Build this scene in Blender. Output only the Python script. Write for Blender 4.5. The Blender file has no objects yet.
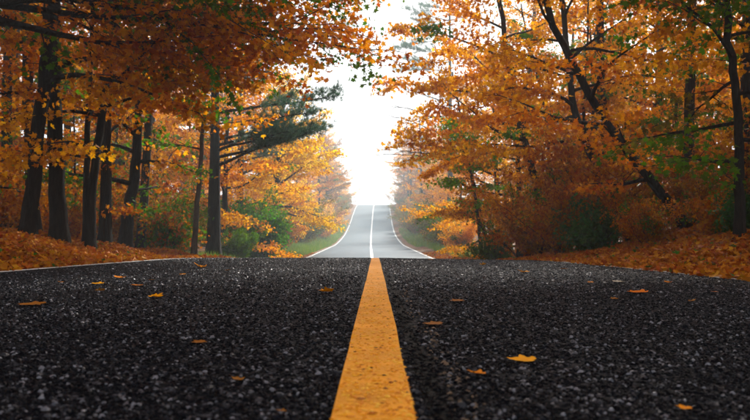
import bpy, math, random
import numpy as np
from mathutils import Vector

# ------------------------------------------------------------------ camera, sky, sun, exposure
scene = bpy.context.scene
col = scene.collection
CAM_H = 0.27
F_PX, CX, HOR = 700.0, 374.0, 242.5          # focal length / principal column / horizon row of a 750 px wide frame

cam_d = bpy.data.cameras.new('camera')
cam_d.sensor_width = 36.0
cam_d.lens = F_PX / 750.0 * 36.0
cam_d.shift_y = (HOR - 210.0) / 750.0
cam_d.clip_start = 0.05
cam_d.clip_end = 3000.0
cam_d.dof.use_dof = True
cam_d.dof.focus_distance = 4.2
cam_d.dof.aperture_fstop = 6.3
cam = bpy.data.objects.new('camera', cam_d)
col.objects.link(cam)
cam.location = (0, 0, CAM_H)
cam.rotation_euler = (math.radians(90), 0, 0)
scene.camera = cam

SUN_EL, SUN_AZ = math.radians(36), math.radians(22)     # azimuth measured from +Y towards +X
world = bpy.data.worlds.new('World')
scene.world = world
world.use_nodes = True
wn, wl = world.node_tree.nodes, world.node_tree.links
wn.clear()
sky = wn.new('ShaderNodeTexSky'); sky.sky_type = 'NISHITA'; sky.sun_disc = False
sky.sun_elevation = SUN_EL; sky.sun_rotation = SUN_AZ
sky.air_density = 1.0; sky.dust_density = 4.0; sky.ozone_density = 1.0
ovc = wn.new('ShaderNodeMix'); ovc.data_type = 'RGBA'
ovc.inputs['Factor'].default_value = 0.75
wl.new(sky.outputs['Color'], ovc.inputs['A'])
ovc.inputs['B'].default_value = (8.5, 8.6, 8.8, 1)       # even cloud cover
bg = wn.new('ShaderNodeBackground'); bg.inputs['Strength'].default_value = 0.075
wl.new(ovc.outputs['Result'], bg.inputs['Color'])
wo = wn.new('ShaderNodeOutputWorld')
wl.new(bg.outputs['Background'], wo.inputs['Surface'])

sun_d = bpy.data.lights.new('sun', 'SUN')
sun_d.energy = 3.8
sun_d.angle = math.radians(10)
sun_d.color = (1.0, 0.95, 0.87)
sun = bpy.data.objects.new('sun', sun_d)
col.objects.link(sun)
sdir = Vector((math.sin(SUN_AZ) * math.cos(SUN_EL), math.cos(SUN_AZ) * math.cos(SUN_EL), math.sin(SUN_EL)))
sun.rotation_euler = sdir.to_track_quat('Z', 'Y').to_euler()
sun.location = (0, 30, 40)

vs = scene.view_settings
vs.view_transform = 'Standard'; vs.look = 'None'; vs.gamma = 1.0; vs.use_curve_mapping = False
vs.exposure = 1.25
scene.render.engine = 'CYCLES'
cy = scene.cycles
cy.max_bounces = 7; cy.diffuse_bounces = 3; cy.glossy_bounces = 2; cy.transmission_bounces = 4
cy.volume_bounces = 1; cy.transparent_max_bounces = 8
cy.caustics_reflective = False; cy.caustics_refractive = False
cy.sample_clamp_indirect = 4.0
cy.use_denoising = True

HAZE_DENSITY = 0.0023

# ------------------------------------------------------------------ helpers
rng = np.random.default_rng(11)
random.seed(11)
UP = np.array([0., 0., 1.])


def nrm(v):
    v = np.asarray(v, float)
    return v / np.maximum(np.linalg.norm(v, axis=-1, keepdims=True), 1e-9)


class Acc:
    """collects triangles and quads, builds one mesh"""
    def __init__(self):
        self.v, self.f3, self.f4, self.m3, self.m4, self.a3, self.a4 = [], [], [], [], [], [], []
        self.n = 0

    def add(self, verts, tris=None, quads=None, mat=0, tint=None):
        verts = np.asarray(verts, np.float32).reshape(-1, 3)
        if tris is not None:
            t = np.asarray(tris, np.int32).reshape(-1, 3) + self.n
            self.f3.append(t)
            self.m3.append(np.broadcast_to(np.asarray(mat, np.int32), (len(t),)))
            self.a3.append(np.broadcast_to(np.asarray([0.5, 0.5] if tint is None else tint, np.float32), (len(t), 2)))
        if quads is not None:
            q = np.asarray(quads, np.int32).reshape(-1, 4) + self.n
            self.f4.append(q)
            self.m4.append(np.broadcast_to(np.asarray(mat, np.int32), (len(q),)))
            self.a4.append(np.broadcast_to(np.asarray([0.5, 0.5] if tint is None else tint, np.float32), (len(q), 2)))
        self.v.append(verts)
        self.n += len(verts)

    def mesh(self, name, mats, smooth=False, tint=False):
        me = bpy.data.meshes.new(name)
        V = np.concatenate(self.v)
        f3 = np.concatenate(self.f3) if self.f3 else np.zeros((0, 3), np.int32)
        f4 = np.concatenate(self.f4) if self.f4 else np.zeros((0, 4), np.int32)
        n3, n4 = len(f3), len(f4)
        me.vertices.add(len(V))
        me.vertices.foreach_set('co', V.ravel())
        me.loops.add(n3 * 3 + n4 * 4)
        me.polygons.add(n3 + n4)
        me.loops.foreach_set('vertex_index', np.concatenate([f3.ravel(), f4.ravel()]).astype(np.int32))
        me.polygons.foreach_set('loop_start', np.concatenate([np.arange(n3) * 3, n3 * 3 + np.arange(n4) * 4]).astype(np.int32))
        mi = np.concatenate([x for x in self.m3 + self.m4]) if (self.m3 or self.m4) else np.zeros(0, np.int32)
        me.polygons.foreach_set('material_index', mi.astype(np.int32))
        me.polygons.foreach_set('use_smooth', np.full(n3 + n4, smooth, bool))
        if tint:
            A = np.concatenate(self.a3 + self.a4)
            for k, nm in enumerate(('tint', 'spray')):
                at = me.attributes.new(nm, 'FLOAT', 'FACE')
                at.data.foreach_set('value', np.ascontiguousarray(A[:, k]).astype(np.float32))
        for m in mats:
            me.materials.append(m)
        me.update(calc_edges=True)
        me.validate()
        return me


def link(name, data, parent=None, loc=(0, 0, 0), rotz=0.0, scale=1.0):
    o = bpy.data.objects.new(name, data)
    col.objects.link(o)
    if parent is not None:
        o.parent = parent
    o.location = loc
    o.rotation_euler = (0, 0, rotz)
    o.scale = (scale,) * 3 if np.isscalar(scale) else scale
    return o


def tag(o, label, cat, group=None, kind=None):
    if label: o['label'] = label
    if cat: o['category'] = cat
    if group: o['group'] = group
    if kind: o['kind'] = kind
    return o


def resample(pts, n):
    """Catmull-Rom through control points"""
    P = np.asarray(pts, float)
    P = np.vstack([2 * P[0] - P[1], P, 2 * P[-1] - P[-2]])
    m = len(P) - 3
    t = np.linspace(0, m - 1e-6, n)
    i = t.astype(int); f = (t - i)[:, None]
    p0, p1, p2, p3 = P[i], P[i + 1], P[i + 2], P[i + 3]
    return 0.5 * (2 * p1 + (p2 - p0) * f + (2 * p0 - 5 * p1 + 4 * p2 - p3) * f ** 2 + (3 * p1 - p0 - 3 * p2 + p3) * f ** 3)


def tube(acc, pts, rad, sides=6, mat=0, jitter=0.0, r=None, tint=None):
    pts = np.asarray(pts, float); n = len(pts)
    rad = np.broadcast_to(np.asarray(rad, float), (n,))
    t = nrm(np.gradient(pts, axis=0))
    mean = np.abs(t.mean(0))
    ref = np.eye(3)[int(np.argmin(mean))]
    u = nrm(np.cross(t, ref)); w = np.cross(t, u)
    a = np.linspace(0, 2 * np.pi, sides, endpoint=False)
    rr = rad[:, None] * np.ones((1, sides))
    if jitter and r is not None:
        rr = rr * (1 + jitter * r.standard_normal((1, sides)) + 0.5 * jitter * r.standard_normal((n, sides)))
    ring = pts[:, None, :] + rr[..., None] * (np.cos(a)[None, :, None] * u[:, None, :] + np.sin(a)[None, :, None] * w[:, None, :])
    V = ring.reshape(-1, 3)
    i = np.arange(n - 1)[:, None] * sides; j = np.arange(sides)[None, :]; j2 = (j + 1) % sides
    q = np.stack([i + j, i + j2, i + sides + j2, i + sides + j], -1).reshape(-1, 4)
    acc.add(V, quads=q, mat=mat, tint=tint)
    # end cap
    c = (n - 1) * sides
    acc.add(np.vstack([ring[-1], pts[-1] + t[-1] * rad[-1]]), tris=[(k, (k + 1) % sides, sides) for k in range(sides)], mat=mat, tint=tint)


# leaf templates: x across, y towards the tip, z up
def _maple():
    half = [(.20, -.10), (.44, .10), (.27, .24), (.56, .56), (.20, .56)]
    out = [(0, 0)] + half + [(0, 1)] + [(-x, y) for x, y in half[::-1]]
    V = [(x, y, .16 * abs(x) - .10 * y * y) for x, y in out] + [(0, .30, -.02)]
    n = len(out)
    return np.array(V), np.array([(k, (k + 1) % n, n) for k in range(n)])


def _mid():
    half = [(.42, .06), (.54, .56), (.17, .52)]
    out = [(0, 0)] + half + [(0, 1)] + [(-x, y) for x, y in half[::-1]]
    V = [(x, y, .2 * abs(x) - .12 * y * y) for x, y in out]
    return np.array(V), np.array([(0, k, k + 1) for k in range(1, len(out) - 1)])


def _kite():
    return np.array([(0, 0, 0), (.42, .45, .09), (0, 1, -.1), (-.42, .45, .09)]), np.array([(0, 1, 2), (0, 2, 3)])


LEAF = {'maple': _maple(), 'mid': _mid(), 'kite': _kite()}


def leaves(acc, P, size, r, kind='kite', flat=0.55, spray=None, mat=0, outward=None):
    """many leaves at points P: normals lean up by 'flat', tips hang"""
    N = len(P)
    if N == 0:
        return
    T, F = LEAF[kind]
    n = nrm(r.standard_normal((N, 3)) * (1 - flat) + UP * flat * r.choice([1, 1, 1, .3], N)[:, None])
    d = r.standard_normal((N, 3)) * [1, 1, .35] + [0, 0, -.45]
    if outward is not None:
        d = d + 0.7 * outward
    y = nrm(d - n * (d * n).sum(1, keepdims=True))
    x = np.cross(y, n)
    s = (np.asarray(size) * r.uniform(.65, 1.3, N))[:, None, None]
    V = P[:, None, :] + s * (T[None, :, 0:1] * x[:, None, :] + T[None, :, 1:2] * y[:, None, :] + T[None, :, 2:3] * n[:, None, :])
    tri = F[None] + (np.arange(N) * len(T))[:, None, None]
    ti = np.repeat(r.random(N), len(F))
    sp = np.repeat(np.full(N, .5) if spray is None else spray, len(F))
    acc.add(V.reshape(-1, 3), tris=tri.reshape(-1, 3), mat=mat, tint=np.stack([ti, sp], 1))


# ------------------------------------------------------------------ materials
def new_mat(name):
    m = bpy.data.materials.new(name); m.use_nodes = True
    nt = m.node_tree; nt.nodes.clear()
    out = nt.nodes.new('ShaderNodeOutputMaterial')
    return m, nt.nodes, nt.links, out


def N(nodes, t, **kw):
    n = nodes.new(t)
    for k, v in kw.items():
        if k in n.inputs:
            n.inputs[k].default_value = v
        else:
            setattr(n, k, v)
    return n


def ramp(nodes, stops):
    r_ = nodes.new('ShaderNodeValToRGB')
    e = r_.color_ramp.elements
    while len(e) < len(stops): e.new(0.5)
    for el, (p, c) in zip(e, stops):
        el.position = p; el.color = (*c, 1) if len(c) == 3 else c
    return r_


def mix(nodes, links, fac, a, b, blend='MIX'):
    m = nodes.new('ShaderNodeMix'); m.data_type = 'RGBA'; m.blend_type = blend
    for s, v in (('Factor', fac), ('A', a), ('B', b)):
        if hasattr(v, 'is_linked'): links.new(v, m.inputs[s])
        else: m.inputs[s].default_value = v if s == 'Factor' else (*v, 1)
    return m.outputs['Result']


def math_(nodes, links, op, a, b=None, c=None, clamp=False):
    m = nodes.new('ShaderNodeMath'); m.operation = op; m.use_clamp = clamp
    for i, v in enumerate((a, b, c)):
        if v is None: continue
        if hasattr(v, 'is_linked'): links.new(v, m.inputs[i])
        else: m.inputs[i].default_value = v
    return m.outputs[0]


def leaf_material(name, green=(.07, .15, .012), trans=0.5, rough=.5):
    m, n, l, out = new_mat(name)
    oi = N(n, 'ShaderNodeObjectInfo')
    at = N(n, 'ShaderNodeAttribute', attribute_name='tint')
    sp = N(n, 'ShaderNodeAttribute', attribute_name='spray')
    isg = math_(n, l, 'GREATER_THAN', sp.outputs['Fac'], oi.outputs['Alpha'])
    base = mix(n, l, isg, oi.outputs['Color'], green)
    hs = n.new('ShaderNodeHueSaturation')
    h1 = math_(n, l, 'MULTIPLY_ADD', at.outputs['Fac'], .04, .484)
    h2 = math_(n, l, 'MULTIPLY_ADD', sp.outputs['Fac'], .03, -.015)
    l.new(math_(n, l, 'ADD', h1, h2), hs.inputs['Hue'])
    l.new(math_(n, l, 'MULTIPLY_ADD', at.outputs['Fac'], .75, .6), hs.inputs['Value'])
    hs.inputs['Saturation'].default_value = 1.03
    l.new(base, hs.inputs['Color'])
    # blotches and veins
    tc = N(n, 'ShaderNodeTexCoord')
    nz = N(n, 'ShaderNodeTexNoise', Scale=22.0, Detail=2.0)
    l.new(tc.outputs['Object'], nz.inputs['Vector'])
    col_ = mix(n, l, math_(n, l, 'MULTIPLY', nz.outputs['Fac'], .55), hs.outputs['Color'], (.6, .5, .3), 'MULTIPLY')
    pb = N(n, 'ShaderNodeBsdfPrincipled', Roughness=rough)
    pb.inputs['Specular IOR Level'].default_value = .05
    l.new(col_, pb.inputs['Base Color'])
    tr = N(n, 'ShaderNodeBsdfTranslucent')
    l.new(col_, tr.inputs['Color'])
    mx = N(n, 'ShaderNodeMixShader', Fac=trans)
    l.new(pb.outputs[0], mx.inputs[1]); l.new(tr.outputs[0], mx.inputs[2])
    l.new(mx.outputs[0], out.inputs['Surface'])
    return m


M_LEAF = leaf_material('autumn_leaf', green=(.11, .21, .010), trans=.56)
M_LITTER = leaf_material('leaf_litter', trans=.15, rough=.6)


def bark_material(name, a, b, scale=6.0):
    m, n, l, out = new_mat(name)
    tc = N(n, 'ShaderNodeTexCoord')
    mp = N(n, 'ShaderNodeMapping'); mp.inputs['Scale'].default_value = (scale, scale, scale * .22)
    l.new(tc.outputs['Object'], mp.inputs['Vector'])
    nz = N(n, 'ShaderNodeTexNoise', Scale=3.0, Detail=6.0, Roughness=.65)
    l.new(mp.outputs[0], nz.inputs['Vector'])
    vo = N(n, 'ShaderNodeTexVoronoi', Scale=3.2); vo.feature = 'DISTANCE_TO_EDGE'
    l.new(mp.outputs[0], vo.inputs['Vector'])
    r_ = ramp(n, [(.3, a), (.7, b)]); l.new(nz.outputs['Fac'], r_.inputs['Fac'])
    n2 = N(n, 'ShaderNodeTexNoise', Scale=1.3, Detail=3.0); l.new(tc.outputs['Object'], n2.inputs['Vector'])
    moss = ramp(n, [(.52, (0, 0, 0)), (.7, (1, 1, 1))]); l.new(n2.outputs['Fac'], moss.inputs['Fac'])
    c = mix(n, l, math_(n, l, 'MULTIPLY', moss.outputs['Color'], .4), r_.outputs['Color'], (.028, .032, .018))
    pb = N(n, 'ShaderNodeBsdfPrincipled', Roughness=.9)
    pb.inputs['Specular IOR Level'].default_value = .15
    l.new(c, pb.inputs['Base Color'])
    h = math_(n, l, 'ADD', nz.outputs['Fac'], math_(n, l, 'MULTIPLY', vo.outputs['Distance'], 1.2))
    bp = N(n, 'ShaderNodeBump', Strength=.9, Distance=.03); l.new(h, bp.inputs['Height'])
    l.new(bp.outputs[0], pb.inputs['Normal'])
    l.new(pb.outputs[0], out.inputs['Surface'])
    return m


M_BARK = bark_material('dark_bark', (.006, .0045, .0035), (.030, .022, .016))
M_BARK_L = bark_material('pale_bark', (.05, .04, .03), (.13, .11, .085), 9.0)
M_TWIG = bark_material('twig_bark', (.02, .014, .01), (.05, .035, .025), 20.0)

# needles
M_NEEDLE, n, l, out = new_mat('pine_needles')
at = N(n, 'ShaderNodeAttribute', attribute_name='tint')
r_ = ramp(n, [(0, (.02, .075, .04)), (.5, (.065, .17, .095)), (1, (.17, .29, .14))]); l.new(at.outputs['Fac'], r_.inputs['Fac'])
pb = N(n, 'ShaderNodeBsdfPrincipled', Roughness=.5); l.new(r_.outputs[0], pb.inputs['Base Color'])
tr = N(n, 'ShaderNodeBsdfTranslucent'); l.new(r_.outputs[0], tr.inputs['Color'])
mx = N(n, 'ShaderNodeMixShader', Fac=.3); l.new(pb.outputs[0], mx.inputs[1]); l.new(tr.outputs[0], mx.inputs[2])
l.new(mx.outputs[0], out.inputs['Surface'])

# grass
M_GRASS, n, l, out = new_mat('grass_blades')
at = N(n, 'ShaderNodeAttribute', attribute_name='tint')
r_ = ramp(n, [(0, (.08, .18, .015)), (.75, (.16, .30, .025)), (1, (.34, .28, .05))]); l.new(at.outputs['Fac'], r_.inputs['Fac'])
pb = N(n, 'ShaderNodeBsdfPrincipled', Roughness=.6); l.new(r_.outputs[0], pb.inputs['Base Color'])
tr = N(n, 'ShaderNodeBsdfTranslucent'); l.new(r_.outputs[0], tr.inputs['Color'])
mx = N(n, 'ShaderNodeMixShader', Fac=.4); l.new(pb.outputs[0], mx.inputs[1]); l.new(tr.outputs[0], mx.inputs[2])
l.new(mx.outputs[0], out.inputs['Surface'])

# forest floor
M_GROUND, n, l, out = new_mat('forest_floor')
tc = N(n, 'ShaderNodeTexCoord')
vo = N(n, 'ShaderNodeTexVoronoi', Scale=11.0, Randomness=1.0); l.new(tc.outputs['Object'], vo.inputs['Vector'])
sepc = N(n, 'ShaderNodeSeparateColor'); l.new(vo.outputs['Color'], sepc.inputs[0])
r_ = ramp(n, [(0, (.05, .025, .012)), (.35, (.14, .055, .015)), (.7, (.26, .095, .02)), (1, (.38, .16, .035))])
l.new(sepc.outputs[0], r_.inputs['Fac'])
nz = N(n, 'ShaderNodeTexNoise', Scale=.6, Detail=6.0, Roughness=.7); l.new(tc.outputs['Object'], nz.inputs['Vector'])
soil = ramp(n, [(.42, (0, 0, 0)), (.62, (1, 1, 1))]); l.new(nz.outputs['Fac'], soil.inputs['Fac'])
c = mix(n, l, math_(n, l, 'MULTIPLY', soil.outputs[0], .75), r_.outputs[0], (.035, .022, .014))
pb = N(n, 'ShaderNodeBsdfPrincipled', Roughness=.85); l.new(c, pb.inputs['Base Color'])
pb.inputs['Specular IOR Level'].default_value = .2
bp = N(n, 'ShaderNodeBump', Strength=.8, Distance=.04); l.new(vo.outputs['Distance'], bp.inputs['Height'])
l.new(bp.outputs[0], pb.inputs['Normal']); l.new(pb.outputs[0], out.inputs['Surface'])


def asphalt_material():
    m, n, l, out = new_mat('asphalt')
    tc = N(n, 'ShaderNodeTexCoord'); O = tc.outputs['Object']
    v1 = N(n, 'ShaderNodeTexVoronoi', Scale=120.0); l.new(O, v1.inputs['Vector'])
    v2 = N(n, 'ShaderNodeTexVoronoi', Scale=55.0); l.new(O, v2.inputs['Vector'])
    s1 = N(n, 'ShaderNodeSeparateColor'); l.new(v1.outputs['Color'], s1.inputs[0])
    stones = ramp(n, [(0, (.0025, .0025, .004)), (.6, (.005, .0055, .008)), (.9, (.016, .018, .025)), (1, (.09, .095, .12))])
    l.new(s1.outputs[0], stones.inputs['Fac'])
    # wear: long streaks in the driving direction and patchy sealing
    mp = N(n, 'ShaderNodeMapping'); mp.inputs['Scale'].default_value = (1.1, .10, 1); l.new(O, mp.inputs['Vector'])
    w = N(n, 'ShaderNodeTexNoise', Scale=1.6, Detail=5.0, Roughness=.6); l.new(mp.outputs[0], w.inputs['Vector'])
    wr = ramp(n, [(.35, (.65, .65, .66)), (.7, (1.35, 1.33, 1.3))]); l.new(w.outputs['Fac'], wr.inputs['Fac'])
    c = mix(n, l, 1.0, stones.outputs[0], wr.outputs[0], 'MULTIPLY')
    # tar joint beside the centre line
    xyz = N(n, 'ShaderNodeSeparateXYZ'); l.new(O, xyz.inputs[0])
    jn = N(n, 'ShaderNodeTexNoise', Scale=9.0, Detail=4.0); l.new(O, jn.inputs['Vector'])
    dx = math_(n, l, 'ABSOLUTE', math_(n, l, 'SUBTRACT', math_(n, l, 'MULTIPLY_ADD', jn.outputs['Fac'], .07, xyz.outputs[0]), .135))
    jm = math_(n, l, 'LESS_THAN', dx, .022)
    c = mix(n, l, jm, c, (.006, .006, .006))
    # reflection of orange foliage painted as a brown band along the right edge
    ex = math_(n, l, 'MULTIPLY_ADD', w.outputs['Fac'], .9, xyz.outputs[0])
    em = ramp(n, [(.0, (0, 0, 0)), (1, (1, 1, 1))]); l.new(math_(n, l, 'SUBTRACT', ex, 2.35, clamp=True), em.inputs['Fac'])
    c = mix(n, l, math_(n, l, 'MULTIPLY', em.outputs[0], .7), c, (.026, .017, .011))
    # bluish sky reflection painted into the far road's colour, with a smoother finish
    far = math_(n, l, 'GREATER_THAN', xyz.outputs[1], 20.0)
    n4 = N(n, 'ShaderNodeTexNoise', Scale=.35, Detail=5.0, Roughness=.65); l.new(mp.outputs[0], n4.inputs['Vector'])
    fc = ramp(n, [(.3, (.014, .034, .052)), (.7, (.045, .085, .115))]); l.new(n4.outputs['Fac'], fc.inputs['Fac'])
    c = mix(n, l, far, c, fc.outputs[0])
    pb = N(n, 'ShaderNodeBsdfPrincipled'); l.new(c, pb.inputs['Base Color'])
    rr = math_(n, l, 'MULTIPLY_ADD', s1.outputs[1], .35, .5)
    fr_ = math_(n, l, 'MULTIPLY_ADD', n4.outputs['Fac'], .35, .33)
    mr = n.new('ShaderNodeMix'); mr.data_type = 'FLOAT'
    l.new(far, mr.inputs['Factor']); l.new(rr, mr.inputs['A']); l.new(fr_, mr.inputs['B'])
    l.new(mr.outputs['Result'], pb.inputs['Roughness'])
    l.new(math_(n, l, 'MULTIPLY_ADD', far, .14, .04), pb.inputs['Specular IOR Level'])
    h = math_(n, l, 'ADD', math_(n, l, 'MULTIPLY', v1.outputs['Distance'], -1.0), math_(n, l, 'MULTIPLY', v2.outputs['Distance'], -.6))
    bp = N(n, 'ShaderNodeBump', Strength=.75, Distance=.006); l.new(h, bp.inputs['Height'])
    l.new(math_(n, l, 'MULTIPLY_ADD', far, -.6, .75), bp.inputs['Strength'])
    l.new(bp.outputs[0], pb.inputs['Normal'])
    l.new(pb.outputs[0], out.inputs['Surface'])
    return m


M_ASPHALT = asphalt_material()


def paint_material(name, colr, wear, dark):
    m, n, l, out = new_mat(name)
    tc = N(n, 'ShaderNodeTexCoord'); O = tc.outputs['Object']
    nz = N(n, 'ShaderNodeTexNoise', Scale=34.0, Detail=5.0, Roughness=.7); l.new(O, nz.inputs['Vector'])
    n2 = N(n, 'ShaderNodeTexNoise', Scale=7.0, Detail=3.0); l.new(O, n2.inputs['Vector'])
    v = N(n, 'ShaderNodeTexVoronoi', Scale=110.0); l.new(O, v.inputs['Vector'])
    wr = ramp(n, [(wear, (0, 0, 0)), (wear + .05, (1, 1, 1))]); l.new(nz.outputs['Fac'], wr.inputs['Fac'])
    fade = ramp(n, [(.35, tuple(x * .78 for x in colr)), (.65, colr)]); l.new(n2.outputs['Fac'], fade.inputs['Fac'])
    c = mix(n, l, wr.outputs[0], fade.outputs[0], dark)
    pb = N(n, 'ShaderNodeBsdfPrincipled', Roughness=.65); l.new(c, pb.inputs['Base Color']); pb.inputs['Specular IOR Level'].default_value = .15
    bp = N(n, 'ShaderNodeBump', Strength=.7, Distance=.004)
    l.new(math_(n, l, 'MULTIPLY', v.outputs['Distance'], -1.0), bp.inputs['Height'])
    l.new(bp.outputs[0], pb.inputs['Normal']); l.new(pb.outputs[0], out.inputs['Surface'])
    return m


M_YELLOW = paint_material('yellow_road_paint', (.93, .37, .006), .66, (.05, .035, .02))
M_WHITE = paint_material('white_road_paint', (.78, .78, .76), .62, (.07, .065, .06))

# loose aggregate
M_STONE, n, l, out = new_mat('aggregate_stone')
at = N(n, 'ShaderNodeAttribute', attribute_name='tint')
r_ = ramp(n, [(0, (.0025, .0025, .004)), (.70, (.006, .0065, .0095)), (.92, (.022, .024, .034)), (1, (.17, .18, .22))]); l.new(at.outputs['Fac'], r_.inputs['Fac'])
pb = N(n, 'ShaderNodeBsdfPrincipled', Roughness=.42); l.new(r_.outputs[0], pb.inputs['Base Color'])
sr = ramp(n, [(.80, (.03, .03, .03)), (.95, (.6, .6, .6))]); l.new(at.outputs['Fac'], sr.inputs['Fac']); l.new(sr.outputs[0], pb.inputs['Specular IOR Level'])
l.new(pb.outputs[0], out.inputs['Surface'])
M_YSTONE, n, l, out = new_mat('yellow_painted_stone')
at = N(n, 'ShaderNodeAttribute', attribute_name='tint')
r_ = ramp(n, [(0, (.06, .035, .015)), (.05, (.6, .18, .006)), (.4, (.90, .34, .006)), (1, (.92, .50, .05))]); l.new(at.outputs['Fac'], r_.inputs['Fac'])
pb = N(n, 'ShaderNodeBsdfPrincipled', Roughness=.6); l.new(r_.outputs[0], pb.inputs['Base Color']); pb.inputs['Specular IOR Level'].default_value = .15
l.new(pb.outputs[0], out.inputs['Surface'])
M_TAN, n, l, out = new_mat('tan_grit')
at = N(n, 'ShaderNodeAttribute', attribute_name='tint')
r_ = ramp(n, [(0, (.04, .025, .015)), (1, (.20, .13, .08))]); l.new(at.outputs['Fac'], r_.inputs['Fac'])
pb = N(n, 'ShaderNodeBsdfPrincipled', Roughness=.8); l.new(r_.outputs[0], pb.inputs['Base Color'])
l.new(pb.outputs[0], out.inputs['Surface'])

# ------------------------------------------------------------------ terrain profile
PY = [-60, -30, -10, 0, 5, 10, 12, 14, 17, 20, 25, 30, 36, 43, 51, 59, 67, 79, 92, 107, 121, 135, 150, 165, 190, 260, 430]
PZ = [-.9, -.2, -.02, 0, 0, 0, -.008, -.04, -.13, -.29, -.52, -.58, -.53, -.42, -.28, -.13, .03, .55, 1.38, 2.95, 5.0, 7.0, 8.35, 8.85, 8.6, 7.0, 5.0]
CYY = [-60, 0, 14, 36, 60, 92, 150, 200, 430]
CXX = [0, 0, 0, -.15, -.35, -.5, -.15, .5, 2]


def hermite(xs, ys):
    xs, ys = np.array(xs, float), np.array(ys, float)
    h = np.diff(xs); dl = np.diff(ys) / h
    m = np.zeros_like(xs)
    m[1:-1] = (dl[:-1] * h[1:] + dl[1:] * h[:-1]) / (h[1:] + h[:-1])
    m[0], m[-1] = dl[0], dl[-1]

    def f(x):
        x = np.clip(np.asarray(x, float), xs[0], xs[-1])
        i = np.clip(np.searchsorted(xs, x, side='right') - 1, 0, len(xs) - 2)
        t = (x - xs[i]) / h[i]
        return ((2 * t ** 3 - 3 * t ** 2 + 1) * ys[i] + (t ** 3 - 2 * t ** 2 + t) * h[i] * m[i]
                + (-2 * t ** 3 + 3 * t ** 2) * ys[i + 1] + (t ** 3 - t ** 2) * h[i] * m[i + 1])
    return f


prof = hermite(PY, PZ)
cent = hermite(CYY, CXX)
LW, RW = 3.42, 3.12            # distance from the centre line to the edge lines
LE, RE = LW + .13, RW + .16    # asphalt edge


def road_z(x, y):
    u = np.asarray(x, float) - cent(y)
    near = np.clip((40 - np.asarray(y, float)) / 25, 0.3, 1)
    return prof(y) - .0155 * np.clip(u, 0, 10) * near


def ground_z(x, y):
    x, y = np.asarray(x, float), np.asarray(y, float)
    u = x - cent(y)
    tl, tr_ = -u - LE, u - RE
    hl = np.interp(tl, [-1, 0, .25, 1, 2, 3.5, 6, 12, 30, 80, 260], [-.06, -.03, .0, .14, .40, .78, 1.1, 1.5, 2.6, 6, 14])
    fl = np.interp(y, [-50, 10, 15, 20, 34, 45, 70, 430], [1, 1, .55, .32, .35, .6, .8, 1])
    hr = np.interp(tr_, [-1, 0, .3, 1, 2, 3.5, 6, 12, 30, 80, 260], [-.06, -.03, .03, .16, .42, .85, 1.25, 1.8, 3, 6, 14])
    fr = np.interp(y, [-50, 12, 18, 26, 45, 70, 430], [1, 1, .55, .4, .5, .8, 1])
    bump = .05 * np.sin(x * 1.7 + y * .6) * np.sin(y * 1.1 - x * .4) + .03 * np.sin(x * 3.9 + 2 * y)
    out_ = np.where(u < 0, np.clip(tl, 0, 1), np.clip(tr_, 0, 1))
    return road_z(np.where(u < 0, cent(y), cent(y) + np.minimum(u, RE)), y) + np.where(u < 0, np.where(hl > 0, hl * fl, hl), np.where(hr > 0, hr * fr, hr)) + bump * out_


def px(x, y, d):
    """world point seen at (x, y) of the 750 x 420 photograph, d metres down the road"""
    return np.array([(x - CX) / F_PX * d, d, CAM_H + (HOR - y) / F_PX * d])


# ------------------------------------------------------------------ ground, road, markings
xs = np.unique(np.round(np.concatenate([np.linspace(-260, -40, 23), np.linspace(-40, -12, 29), np.linspace(-12, 12, 97), np.linspace(12, 40, 29), np.linspace(40, 260, 23)]), 3))
ys = np.unique(np.round(np.concatenate([np.linspace(-45, 0, 16), np.linspace(0, 40, 81), np.linspace(40, 170, 66), np.linspace(170, 430, 27)]), 3))
X, Y = np.meshgrid(xs, ys)
Z = ground_z(X, Y)
a = Acc()
nx, ny = len(xs), len(ys)
i = np.arange(ny - 1)[:, None] * nx; j = np.arange(nx - 1)[None]
a.add(np.stack([X, Y, Z], -1).reshape(-1, 3), quads=np.stack([i + j, i + j + 1, i + j + nx + 1, i + j + nx], -1).reshape(-1, 4))
ground = link('ground', a.mesh('ground', [M_GROUND], smooth=True))
tag(ground, 'woodland floor rising in banks on both sides of the road', 'ground', kind='structure')


def strip(acc, u0, u1, y0, y1, lift, cols=2, wob=0.0):
    """ribbon lying on the road between two offsets from the centre line"""
    yy = np.concatenate([np.arange(y0, min(y1, 40), .25), np.arange(max(y0, 40), y1, 1.0), [y1]])
    uu = np.linspace(0, 1, cols)
    r = np.random.default_rng(int(abs(u0) * 100) + 3)
    w0 = u0 + wob * (np.convolve(r.standard_normal(len(yy) + 4), np.ones(5) / 5, 'valid'))
    w1 = u1 + wob * (np.convolve(r.standard_normal(len(yy) + 4), np.ones(5) / 5, 'valid'))
    UU = w0[:, None] * (1 - uu) + w1[:, None] * uu
    YY = np.repeat(yy[:, None], cols, 1)
    XX = UU + cent(YY)
    V = np.stack([XX, YY, road_z(XX, YY) + lift], -1)
    i = np.arange(len(yy) - 1)[:, None] * cols; j = np.arange(cols - 1)[None]
    acc.add(V.reshape(-1, 3), quads=np.stack([i + j, i + j + 1, i + j + cols + 1, i + j + cols], -1).reshape(-1, 4))


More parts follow.
